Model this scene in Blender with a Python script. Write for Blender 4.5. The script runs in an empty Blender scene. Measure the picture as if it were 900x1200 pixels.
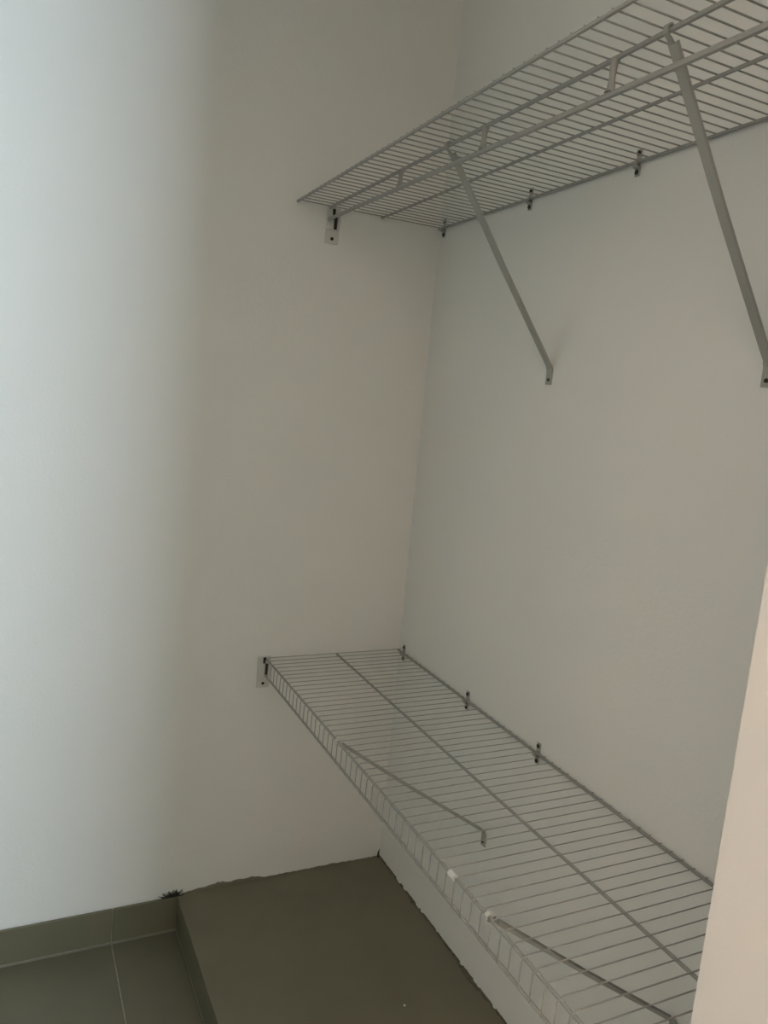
import bpy, bmesh, math, random
from mathutils import Vector, Matrix, noise
random.seed(7)
S = bpy.context.scene
C = S.collection

# ------------------------------------------------------------------ camera
cd = bpy.data.cameras.new('camera')
cd.sensor_fit = 'HORIZONTAL'; cd.sensor_width = 36.0
cd.lens = 36.0 * 918.0 / 900.0
cd.clip_start = 0.02
cam = bpy.data.objects.new('camera', cd)
cam.location = (-1.0468, -1.9325, 1.4763)
cam.rotation_euler = (1.4213, -0.0912, -0.4459)
C.objects.link(cam); S.camera = cam

# ------------------------------------------------------------------ world, lights, exposure
S.view_settings.view_transform = 'Standard'
S.view_settings.look = 'None'
S.view_settings.gamma = 1.0
S.view_settings.exposure = 0.0
S.view_settings.use_curve_mapping = False
W = bpy.data.worlds.new('world'); S.world = W; W.use_nodes = True
wb = W.node_tree.nodes['Background']
wb.inputs[0].default_value = (0.72, 0.87, 1.0, 1); wb.inputs[1].default_value = 1.0

WIN_X0, WIN_X1, WIN_Z0, WIN_Z1, HALL_Y = -0.15, 0.37, 1.75, 2.60, -3.4
def area(name, loc, rot, sx, sy, power, col):
    l = bpy.data.lights.new(name, 'AREA'); l.shape = 'RECTANGLE'; l.size = sx; l.size_y = sy
    l.energy = power; l.color = col
    o = bpy.data.objects.new(name, l); o.location = loc; o.rotation_euler = rot
    C.objects.link(o); return o
# daylight entering through the window of the room behind
area('window_daylight', ((WIN_X0+WIN_X1)/2, HALL_Y-0.02, (WIN_Z0+WIN_Z1)/2), (math.radians(90), 0, 0),
     WIN_X1-WIN_X0, WIN_Z1-WIN_Z0, 66.0, (0.80, 0.945, 1.08))
FILL_LAMP = (-2.1, -2.6, 1.72); FILL_POWER = 97.0; FILL_COL = (1.0, 0.815, 0.67)  # unseen uplight, added to bounce warm fill light into the closet
pl = bpy.data.lights.new('fill_bulb', 'POINT'); pl.energy = FILL_POWER; pl.color = FILL_COL; pl.shadow_soft_size = 0.05
po = bpy.data.objects.new('fill_bulb', pl); po.location = FILL_LAMP; C.objects.link(po)

# ------------------------------------------------------------------ materials
def mat(name, col, rough=0.6, bump=0.0, scale=200.0, vary=0.0, vscale=6.0, metallic=0.0, spec=0.4, detail=3.0, dist=0.002):
    m = bpy.data.materials.new(name); m.use_nodes = True
    nt = m.node_tree; b = nt.nodes['Principled BSDF']
    b.inputs['Base Color'].default_value = (*col, 1); b.inputs['Roughness'].default_value = rough
    b.inputs['Metallic'].default_value = metallic; b.inputs['Specular IOR Level'].default_value = spec
    tc = nt.nodes.new('ShaderNodeTexCoord')
    if vary:
        n = nt.nodes.new('ShaderNodeTexNoise'); n.inputs['Scale'].default_value = vscale; n.inputs['Detail'].default_value = 5
        r = nt.nodes.new('ShaderNodeValToRGB')
        r.color_ramp.elements[0].position = .3; r.color_ramp.elements[1].position = .7
        r.color_ramp.elements[0].color = (*[c*(1-vary) for c in col], 1)
        r.color_ramp.elements[1].color = (*[min(1, c*(1+vary)) for c in col], 1)
        nt.links.new(tc.outputs['Object'], n.inputs['Vector']); nt.links.new(n.outputs['Fac'], r.inputs['Fac'])
        nt.links.new(r.outputs['Color'], b.inputs['Base Color'])
    if bump:
        n = nt.nodes.new('ShaderNodeTexNoise'); n.inputs['Scale'].default_value = scale; n.inputs['Detail'].default_value = detail
        bp = nt.nodes.new('ShaderNodeBump'); bp.inputs['Strength'].default_value = bump; bp.inputs['Distance'].default_value = dist
        nt.links.new(tc.outputs['Object'], n.inputs['Vector']); nt.links.new(n.outputs['Fac'], bp.inputs['Height'])
        nt.links.new(bp.outputs['Normal'], b.inputs['Normal'])
    return m
M = dict(
    paint=mat('wall_paint', (0.865, 0.862, 0.812), 0.75, 0.25, 130, 0.012, 3.0, spec=0.25),
    jamb=mat('doorway_paint', (0.86, 0.815, 0.775), 0.7, 0.15, 130, 0.01, 3.0, spec=0.25),
    ceil=mat('ceiling_paint', (0.8, 0.79, 0.74), 0.85, 0.2, 120, spec=0.2),
    tile=mat('floor_tile_glaze', (0.152, 0.140, 0.093), 0.45, 0.06, 40, 0.05, 9.0),
    skirt=mat('skirting_tile_glaze', (0.168, 0.158, 0.102), 0.42, 0.05, 40, 0.05, 9.0),
    ptile=mat('platform_tile_glaze', (0.182, 0.166, 0.112), 0.55, 0.06, 40, 0.06, 7.0),
    grout=mat('grout', (0.36, 0.34, 0.27), 0.95, 0.5, 300, 0.12, 30),
    mortar=mat('mortar', (0.13, 0.115, 0.085), 0.95, 0.8, 220, 0.25, 60),
    dirt=mat('dark_dirt', (0.045, 0.041, 0.032), 1.0),
    wire=mat('coated_wire', (0.36, 0.355, 0.325), 0.45),
    brace=mat('brace_coating', (0.39, 0.39, 0.355), 0.45),
    plastic=mat('bracket_plastic', (0.66, 0.655, 0.60), 0.4),
    clip=mat('clip_plastic', (0.40, 0.395, 0.35), 0.4),
    screw=mat('dark_screw_slot_shade', (0.018, 0.017, 0.013), 0.5, metallic=0.0),
    crumb=mat('plaster', (0.85, 0.84, 0.80), 0.9),
    wood=mat('window_frame_paint', (0.7, 0.7, 0.68), 0.5),
    shade=mat('fill_lamp_shade', (0.8, 0.7, 0.55), 0.9),
    brass=mat('fill_lamp_metal', (0.3, 0.25, 0.16), 0.35, metallic=0.8),
)

# ------------------------------------------------------------------ helpers
def add_box(bm, a, b):
    x0, y0, z0 = a; x1, y1, z1 = b
    v = [bm.verts.new(p) for p in ((x0,y0,z0),(x1,y0,z0),(x1,y1,z0),(x0,y1,z0),(x0,y0,z1),(x1,y0,z1),(x1,y1,z1),(x0,y1,z1))]
    for f in ((3,2,1,0),(4,5,6,7),(0,1,5,4),(1,2,6,5),(2,3,7,6),(3,0,4,7)):
        bm.faces.new([v[i] for i in f])
def box_bm(a, b, bev=0.0):
    bm = bmesh.new(); add_box(bm, a, b)
    if bev: bmesh.ops.bevel(bm, geom=bm.edges[:], offset=bev, segments=1, affect='EDGES')
    return bm
def add_tube(bm, pts, r, n=8):
    pts = [Vector(p) for p in pts]; rings = []
    ref = None
    for i, p in enumerate(pts):
        d = (pts[min(i+1, len(pts)-1)] - pts[max(i-1, 0)]).normalized()
        if ref is None:
            ref = Vector((0,0,1)) if abs(d.z) < .9 else Vector((1,0,0))
        u = (ref - d*ref.dot(d)).normalized(); w = d.cross(u); ref = u
        rr = r[i] if isinstance(r, (list, tuple)) else r
        rings.append([bm.verts.new(p + (u*math.cos(2*math.pi*k/n) + w*math.sin(2*math.pi*k/n))*rr) for k in range(n)])
    for a, b in zip(rings, rings[1:]):
        for k in range(n):
            bm.faces.new((a[k], a[(k+1)%n], b[(k+1)%n], b[k]))
    bm.faces.new(rings[0][::-1]); bm.faces.new(rings[-1])
def tube_bm(pts, r, n=8):
    bm = bmesh.new(); add_tube(bm, pts, r, n); return bm
def sweep_bm(pts, prof):
    """sweep a closed profile (list of (across y, out)) along a path in the local xz plane"""
    bm = bmesh.new(); pts = [Vector(p) for p in pts]; rings = []
    for i, p in enumerate(pts):
        d = (pts[min(i+1, len(pts)-1)] - pts[max(i-1, 0)]).normalized()
        nrm = Vector((-d.z, 0, d.x)).normalized()
        rings.append([bm.verts.new(p + Vector((0, a, 0)) + nrm*b) for a, b in prof])
    n = len(prof)
    for a, b in zip(rings, rings[1:]):
        for k in range(n): bm.faces.new((a[k], a[(k+1)%n], b[(k+1)%n], b[k]))
    bm.faces.new(rings[0][::-1]); bm.faces.new(rings[-1])
    return bm
def add_disc(bm, c, axis, r, h, n=12):
    """short cylinder starting at c, going h along axis"""
    c = Vector(c); a = Vector(axis).normalized()
    add_tube(bm, [c, c + a*h*.7, c + a*h], [r, r, r*.75], n)
def disc_bm(*a, **k):
    bm = bmesh.new(); add_disc(bm, *a, **k); return bm
def mesh_of(name, bm, m, smooth=False):
    bmesh.ops.recalc_face_normals(bm, faces=bm.faces[:])
    me = bpy.data.meshes.new(name); bm.to_mesh(me); bm.free()
    me.materials.append(m)
    if smooth:
        for p in me.polygons: p.use_smooth = True
        me.set_sharp_from_angle(angle=math.radians(40))
    return me
def obj(name, bm, m, parent=None, loc=(0,0,0), smooth=False):
    me = bm if isinstance(bm, bpy.types.Mesh) else mesh_of(name, bm, m, smooth)
    o = bpy.data.objects.new(name, me); C.objects.link(o)
    o.location = loc
    if parent: o.parent = parent
    return o
def struct(name, bm, m, parent=None, loc=(0,0,0)):
    o = obj(name, bm, m, parent, loc)
    if not parent: o['kind'] = 'structure'
    return o
def tag(o, label, cat, group=None):
    o['label'] = label; o['category'] = cat
    if group: o['group'] = group
    return o
def thing(name, label, cat, loc=(0,0,0), rot=(0,0,0), group=None):
    o = bpy.data.objects.new(name, None); C.objects.link(o)
    o.empty_display_size = .05
    o.location = loc; o.rotation_euler = rot
    return tag(o, label, cat, group)
def dup(root, loc, rot, label):
    r = root.copy(); C.objects.link(r); r.location = loc; r.rotation_euler = rot; r['label'] = label
    for ch in list(root.children):
        c = ch.copy(); C.objects.link(c); c.parent = r
        for g in list(ch.children):
            d = g.copy(); C.objects.link(d); d.parent = c
    return r

# ------------------------------------------------------------------ room shell (right wall face x=0, back wall face y=0)
XL, XH0, XH1 = -1.90, -2.7, 1.3          # closet left wall, room behind left/right
YF0, YF1 = -1.444, -1.58                  # doorway wall inner / outer face
DX0, DX1, DZ = -1.30, -0.40, 2.42         # doorway opening
ZC = 2.75
struct('wall_back', box_bm((XL-.1, 0, -.02), (.12, .12, ZC)), M['paint'])
struct('wall_right', box_bm((0, YF0, -.02), (.12, 0, ZC)), M['paint'])
struct('wall_left', box_bm((XL-.1, YF0, -.02), (XL, 0, ZC)), M['paint'])
bm = bmesh.new()                           # one continuous wall with a doorway in it
xs = [XH0, DX0, DX1, XH1]; zs = [-.02, DZ, ZC]
for i in range(3):
    for k in range(2):
        if i == 1 and k == 0: continue
        add_box(bm, (xs[i], YF1, zs[k]), (xs[i+1], YF0, zs[k+1]))
bmesh.ops.remove_doubles(bm, verts=bm.verts[:], dist=1e-5)
seen = {}
for f in bm.faces[:]:
    seen.setdefault(tuple(sorted(v.index for v in f.verts)) if False else tuple(sorted((round(v.co.x,4), round(v.co.y,4), round(v.co.z,4)) for v in f.verts)), []).append(f)
bmesh.ops.delete(bm, geom=[f for fs in seen.values() if len(fs) > 1 for f in fs], context='FACES_ONLY')
struct('wall_front', bm, M['jamb'])
struct('ceiling', box_bm((XH0-.1, HALL_Y-.1, ZC), (XH1+.1, .12, ZC+.1)), M['ceil'])
# the room behind the photographer
bm = bmesh.new()
xs = [XH0-.1, WIN_X0, WIN_X1, XH1+.1]; zs = [-.02, WIN_Z0, WIN_Z1, ZC]
for i in range(3):
    for k in range(3):
        if i == 1 and k == 1: continue
        add_box(bm, (xs[i], HALL_Y-.12, zs[k]), (xs[i+1], HALL_Y, zs[k+1]))
struct('wall_south', bm, M['paint'])
struct('wall_west', box_bm((XH0-.1, HALL_Y, -.02), (XH0, YF1, ZC)), M['jamb'])
struct('wall_east', box_bm((XH1, HALL_Y, -.02), (XH1+.1, YF1, ZC)), M['jamb'])
wf = bmesh.new()
for a, b in (((WIN_X0-.05, WIN_Z0-.05), (WIN_X1+.05, WIN_Z0)), ((WIN_X0-.05, WIN_Z1), (WIN_X1+.05, WIN_Z1+.05)),
             ((WIN_X0-.05, WIN_Z0), (WIN_X0, WIN_Z1)), ((WIN_X1, WIN_Z0), (WIN_X1+.05, WIN_Z1))):
    add_box(wf, (a[0], HALL_Y, a[1]), (b[0], HALL_Y+.02, b[1]))
struct('window_1', wf, M['wood'])

# floor: recessed grout bed with every tile a piece of its own
floor = struct('floor', box_bm((XH0-.1, HALL_Y-.1, -.06), (XH1+.1, .0, -.003)), M['grout'])
J = .0016
tile_mesh = {}
def tile(x0, x1, y0, y1):
    w, d = round(x1-x0-2*J, 4), round(y1-y0-2*J, 4)
    if w < .02 or d < .02: return
    if (w, d) not in tile_mesh:
        tile_mesh[w, d] = mesh_of('tile', box_bm((0, 0, -.011), (w, d, 0), .0012), M['tile'])
    obj('tile', tile_mesh[w, d], None, floor, (x0+J, y0+J, random.uniform(-.0006, 0)))
PX = -.604                                 # face of the platform
xj = [-.770 - .6*k for k in range(5, -1, -1)] + [PX]
ys = [-.0115]
while ys[-1] > HALL_Y: ys.append(max(HALL_Y, ys[-1] - .6))
for i in range(len(xj)-1):
    for y1, y0 in zip(ys, ys[1:]):
        if xj[i+1] <= XH0 or (y1 > YF1 and xj[i+1] <= XL): continue
        x0 = max(xj[i], XH0)
        if y1 > YF1: x0 = max(x0, XL)
        tile(x0, xj[i+1], y0, y1)
for x0, x1 in ((PX, -.17), (-.17, .43), (.43, 1.03), (1.03, XH1)):     # tiles of the room behind, right of the doorway
    yy = YF1
    while yy > HALL_Y:
        tile(x0, x1, max(HALL_Y, yy-.6), yy); yy -= .6

# tiled skirting on the back wall
HB = .0966
bb = struct('baseboard_back', box_bm((XL, -.004, -.003), (PX, 0, HB-.004)), M['grout'])
for x0, x1 in ((XL, -1.37), (-1.37, -.770), (-.770, PX+.0025)):
    obj('tile', box_bm((x0+J, -.0095, .0025), (x1-J, -.0035, HB), .001), M['skirt'], bb)

# ------------------------------------------------------------------ tiled platform in the corner
pf = thing('tiled_platform', 'low brown tiled platform filling the corner under the wire shelves', 'platform', (PX, -.72, 0))
def loc_bm(bm, o):
    bmesh.ops.translate(bm, verts=bm.verts[:], vec=-Vector(o.location)); return bm
obj('core', loc_bm(box_bm((PX+.010, YF0+.002, -.002), (-.001, -.001, HB-.010)), pf), M['mortar'], pf)
obj('tile', loc_bm(box_bm((PX-.001, -.93, HB-.010), (-.0015, -.0015, HB), .0015), pf), M['ptile'], pf)
obj('tile', loc_bm(box_bm((PX-.001, YF0+.002, HB-.010), (-.0015, -.934, HB), .0015), pf), M['ptile'], pf)
for y0, y1 in ((-.6, -.012), (-1.2, -.605), (YF0+.002, -1.205)):
    obj('tile', loc_bm(box_bm((PX, y0, .003), (PX+.009, y1, HB-.0105), .001), pf), M['skirt'], pf)
def lerp(t, xs):
    for (a, va), (b, vb) in zip(xs, xs[1:]):
        if t <= b: return va + (vb-va)*(t-a)/(b-a)
    return xs[-1][1]
# uneven mortar showing above the tile along the back wall
bm = bmesh.new(); n = 90; prev = None
for i in range(n+1):
    x = PX + .012 + (-.004 - PX - .012)*i/n
    h = lerp(x, [(-.60, .001), (-.56, .006), (-.49, .0125), (-.44, .0095), (-.40, .0115), (-.36, .004), (-.25, .003), (-.16, .004), (-.08, .001), (0, .001)])
    if -.50 < x < -.39: h += random.uniform(-.001, .003)
    h = max(.0006, h + random.uniform(-.0012, .0012)); t = .004 + random.uniform(0, .0015)
    ring = [bm.verts.new(p) for p in ((x, -.0008, HB-.002), (x, -t, HB-.002), (x, -t*.7, HB+h*.7), (x, -.0008, HB+h))]
    if prev:
        for k in range(4): bm.faces.new((prev[k], prev[(k+1)%4], ring[(k+1)%4], ring[k]))
    prev = ring
o = obj('mortar_edge', loc_bm(bm, pf), M['ptile'], pf); o['label'] = 'rough uneven mortar line along the back wall'
# ragged mortar joint along the right wall
bm = bmesh.new(); prev = None; n = 240
for i in range(n+1):
    y = -.004 - 1.42*i/n
    wv = .0035 + max(0, .019*(.5+noise.noise((y*9, 1.3, 0))-.42) + .008*noise.noise((y*42, 7.7, 0)) + .004*noise.noise((y*130, 3.1, 0))) * min(1, -y/.12) + random.uniform(-.0008, .001)
    h = .0035 + random.uniform(0, .002)
    ring = [bm.verts.new(p) for p in ((-.0008, y, HB-.002), (-wv, y, HB-.002), (-wv*.8, y, HB+h*.5), (-.0008, y, HB+h))]
    if prev:
        for k in range(4): bm.faces.new((prev[k], prev[(k+1)%4], ring[(k+1)%4], ring[k]))
    prev = ring
o = obj('mortar_joint', loc_bm(bm, pf), M['mortar'], pf); o['label'] = 'dark ragged joint along the right wall'
# lumps of wall plaster run over that joint
bm = bmesh.new(); random.seed(11)
for k in range(26):
    y = -.12 - 1.2*random.random()**1.3; r = random.uniform(.0015, .0042)
    bmesh.ops.create_icosphere(bm, subdivisions=1, radius=r,
        matrix=Matrix.Translation((-.001-r*.2, y, HB+.004)) @ Matrix.Diagonal((.7, random.uniform(1.2, 3), .9, 1)))
o = obj('plaster_spill', loc_bm(bm, pf), M['paint'], pf); o['kind'] = 'stuff'; o['label'] = 'lumps of wall plaster along the right joint'
o = obj('mortar_gap', loc_bm(tube_bm([(-.006, -.006, HB), (-.006, -.005, HB+.012), (-.003, -.004, HB+.024)], [.0045, .003, .001], 6), pf), M['dirt'], pf)
o['label'] = 'dark gap in the mortar at the corner'

# small debris
bm = bmesh.new(); random.seed(3)
for k in range(60):
    a = random.uniform(-.1, math.pi+.1); l = random.uniform(.010, .027); dy = random.uniform(-.006, .001)
    x0 = random.gauss(.002, .009)
    add_tube(bm, [(x0, 0, 0), (x0+math.cos(a)*l*.5, dy*.6, abs(math.sin(a))*l*.35), (x0+math.cos(a)*l+.002, dy, abs(math.sin(a))*l*.85)], [.0018, .0012, .0005], 5)
tag(obj('dust_tuft', bm, M['dirt'], None, (-.622, -.0062, HB+.0012)), 'dark tuft of dust on the baseboard top beside the platform corner', 'dust')
bm = bmesh.new(); bmesh.ops.create_icosphere(bm, subdivisions=1, radius=.0026, matrix=Matrix.Diagonal((1.2, 1, .8, 1)))
for v in bm.verts: v.co *= random.uniform(.8, 1.2)
tag(obj('plaster_crumb', bm, M['crumb'], None, (-.196, -.555, HB+.0018)), 'tiny white plaster crumb lying on the brown tiled platform', 'crumb')

# ------------------------------------------------------------------ wire shelves
PITCH = .0254; SL = 1.40; NW = 55
def rail(name, x, z, r, parent, y0=-.004, y1=-SL, n=8):
    return obj(name, tube_bm([(x, y0, z), (x, y1, z)], r, n), M['wire'], parent, smooth=True)
ZU, SU = 1.9240, -.0205
up = thing('wire_shelf', 'upper white wire shelf with a hanging rod, mounted high on the right wall', 'shelf', (0, 0, ZU), (math.atan(SU), 0, 0))
ZL, SLO = .7516, .0053
lo = thing('wire_shelf', 'lower white wire shelf with a downturned front lip, low above the tiled platform', 'shelf', (0, 0, ZL), (math.atan(SLO), 0, 0))
w = mesh_of('wire', tube_bm([(-.0035, 0, 0), (-.2, 0, 0), (-.4062, 0, 0)], .0014, 6), M['wire'], True)
for k in range(NW): obj('wire', w, None, up, (0, -.0048-PITCH*k, .004))
w2 = mesh_of('wire', tube_bm([(-.0035, 0, 0), (-.2, 0, 0), (-.398, 0, 0), (-.4045, 0, -.0025), (-.407, 0, -.009), (-.4075, 0, -.050)], .0011, 6), M['wire'], True)
for k in range(NW): obj('wire', w2, None, lo, (0, -.0135-PITCH*k, .003))
# upper: front rail, rod hanger rail, hanging rod, middle and back rails
rail('front_rail', -.406, -.0005, .0032, up)
rail('hanger_rail', -.3228, -.0015, .0036, up, -.0115)
rod_z = lambda y: -.0300 + .0165*y
obj('hanging_rod', tube_bm([(-.3240, -.0115, rod_z(-.0115)), (-.3240, -SL, rod_z(-SL))], .0046, 8), M['wire'], up, smooth=True)
rail('middle_rail', -.1763, -.0008, .0030, up)
rail('back_rail', -.0062, -.0002, .0032, up)
for y in (-.405, -.72, -1.035, -1.35):       # flared hangers welded between the rail and the rod
    obj('rod_hanger', tube_bm([(-.3240, y, rod_z(y)+.003), (-.3238, y, rod_z(y)+.008), (-.3234, y, rod_z(y)*.5), (-.323, y, -.007), (-.3228, y, -.0025)],
        [.0085, .0055, .0042, .0055, .0080], 10), M['wire'], up, smooth=True)
# lower
rail('front_rail', -.4020, -.0022, .0028, lo, -.0115)
rail('lip_rail', -.4045, -.0460, .0028, lo, -.0115)
rail('middle_rail', -.1984, -.0018, .0030, lo)
rail('back_rail', -.0062, -.0012, .0032, lo)
o = obj('rail_white_tube', tube_bm([(-.4045, -.984, -.0005), (-.4045, -1.000, -.0005)], .0052, 8), M['crumb'], lo, smooth=True); o['label'] = 'short white tube on the front rail'  # white speck on the front rail, drawn as a short tube

# ------------------------------------------------------------------ braces (foot on the right wall)
WB = .0068
chan = [(-WB, 0), (WB, 0), (WB, .0055), (WB-.0018, .0055), (WB-.0018, .0022), (-WB+.0018, .0022), (-WB+.0018, .0055), (-WB, .0055)]
def make_brace(label, loc, rz, reach, rise, m, hooklen, group):
    t = thing('shelf_brace', label, 'brace', loc, (0, 0, rz), group)
    zb = .036
    d = Vector((-reach, 0, rise-zb)); dn = d.normalized()
    pts = [Vector((-.0075, 0, zb)), Vector((-.0075, 0, zb)) + dn*.012]
    pts += [Vector((-.0075, 0, zb)) + d*.5, Vector((-reach, 0, rise)) - dn*.012]
    bm = sweep_bm(pts, [(a, -b) for a, b in chan])
    obj('bar', bm, m, t)
    bm = sweep_bm([(-.0022, 0, 0), (-.0022, 0, .022), (-.0028, 0, .031), (-.0062, 0, zb+.002)], [(-.0085, -.0016), (.0085, -.0016), (.0085, .0016), (-.0085, .0016)])
    pt = obj('wall_plate', bm, m, t)
    obj('screw', disc_bm((-.0038, 0, .010), (-1, 0, 0), .0036, .0018, 12), M['screw'], pt, smooth=True)
    # hook that clips over the rail
    hk = [Vector((-reach, 0, rise)) - dn*.0135, (-reach+.002, 0, rise-.0055), (-reach-.0055, 0, rise-.002), (-reach-.0062, 0, rise+.007), (-reach-.001, 0, rise+.0105), (-reach+.0045, 0, rise+.0085)]
    hm = M['plastic'] if label.startswith('thi') else m
    obj('hook', sweep_bm(hk, [(-.0035, -.0011), (.0035, -.0011), (.0035, .0011), (-.0035, .0011)]), hm, t)
    return t
GB = 'braces holding up the wire shelves'
def zdeck(z, s, y): return z + s*y
b1 = make_brace('smaller slanting brace under the upper shelf, nearer the room corner', (0, -.553, 1.528), .130, .3248, .404, M['brace'], 0, GB)
dup(b1, (0, -1.090, 1.5393), (0, 0, .125), 'larger slanting brace under the upper shelf, nearer the doorway, its foot at the right edge')
b2 = make_brace('thin brace under the lower shelf, its screwed wall foot in view', (0, -.516, .438), 0, .4022, .3062, M['brace'], 0, GB)
dup(b2, (0, -1.112, .4348), (0, 0, -.045), 'thick near brace under the lower shelf, beside the bright doorway edge')
# ------------------------------------------------------------------ wall clips on the back rails
def make_clip(label, loc):
    t = thing('wall_clip', label, 'clip', loc, (0, 0, 0), 'clips holding the shelves to the right wall')
    bm = box_bm((-.0030, -.0065, -.024), (-.0003, .0065, .024), .0009)
    obj('body', bm, M['clip'], t)
    bm = sweep_bm([(-.003, 0, -.010), (-.0085, 0, -.0078), (-.0112, 0, -.0045), (-.0112, 0, .0008)], [(-.0062, -.0009), (.0062, -.0009), (.0062, .0009), (-.0062, .0009)])
    obj('saddle', bm, M['clip'], t)
    for z in (.0165, -.0170):
        obj('screw', disc_bm((-.0028, 0, z), (-1, 0, 0), .0046, .0030, 12), M['screw'], t, smooth=True)
    return t
c1 = make_clip('small clip on the upper shelf back rail, tucked into the room corner', (0, -.026, 1.925))
for y, l in ((-.409, 'small clip on the upper shelf back rail, midway between two braces'),
             (-.742, 'small clip on the upper shelf back rail, next to the big near brace')):
    dup(c1, (0, y, zdeck(ZU, SU, y)), (0, 0, 0), l)
for y, l in ((-.033, 'small clip on the lower shelf back rail, at the room corner'),
             (-.382, 'small clip on the lower shelf back rail, second from the room corner'),
             (-.672, 'small clip on the lower shelf back rail, third from the room corner')):
    dup(c1, (0, y, zdeck(ZL, SLO, y)-.002), (0, 0, 0), l)

# ------------------------------------------------------------------ end brackets on the back wall
def make_end(label, loc, mirror_rod):
    t = thing('end_bracket', label, 'bracket', loc, (0, 0, 0), 'end brackets on the back wall')
    obj('plate', box_bm((-.018, -.0030, -.084), (.018, -.0004, .004), .001), M['plastic'], t)
    for (xa, za, xb, zb) in ((-.0175, -.0165, -.0045, .002), (-.0175, -.050, .0010, -.0160), (.0045, -.0155, .0175, .002), (.0105, -.050, .0175, -.0150)):
        obj('cradle', box_bm((xa, -.0085, za), (xb, -.0030, zb), .0008), M['plastic'], t)
    sl = bmesh.new(); add_box(sl, (-.0045, -.0042, -.0160), (.0045, -.0030, .0005)); add_box(sl, (.0010, -.0046, -.0485), (.0105, -.0031, -.0110))
    o = obj('slot_shade', sl, M['screw'], t); o['label'] = 'dark stepped backing standing in for shade in the cradle gap'  # dark backing: shade between the cradle jaws put into its colour
    obj('screw', disc_bm((0, -.0028, -.072), (0, -1, 0), .0042, .0020, 12), M['screw'], t, smooth=True)
    return t
e1 = make_end('white end bracket on the back wall under the upper shelf', (-.309, 0, 1.922), 0)
dup(e1, (-.407, 0, .7520), (0, 0, 0), 'white end bracket on the back wall at the lower shelf front corner')

# ------------------------------------------------------------------ unseen uplight added in the room behind; its warm bounce fills the closet
lp = thing('fill_uplight', 'unseen uplight with a bowl shade, added behind the doorway for warm fill', 'lamp', (FILL_LAMP[0], FILL_LAMP[1], 0))
obj('base', tube_bm([(0,0,.001), (0,0,.02), (0,0,.03)], [.14, .14, .03], 20), M['brass'], lp)
obj('pole', tube_bm([(0,0,.03), (0,0,1.60)], .012, 10), M['brass'], lp)
bm = bmesh.new(); n = 24; prof = [(.012, 1.60), (.09, 1.635), (.15, 1.70), (.175, 1.79), (.171, 1.79), (.146, 1.704), (.087, 1.641), (.002, 1.612)]
rings = [[bm.verts.new((r*math.cos(2*math.pi*k/n), r*math.sin(2*math.pi*k/n), z)) for k in range(n)] for r, z in prof]
for a, b in zip(rings, rings[1:]):
    for k in range(n): bm.faces.new((a[k], a[(k+1)%n], b[(k+1)%n], b[k]))
obj('shade', bm, M['shade'], lp, smooth=True)
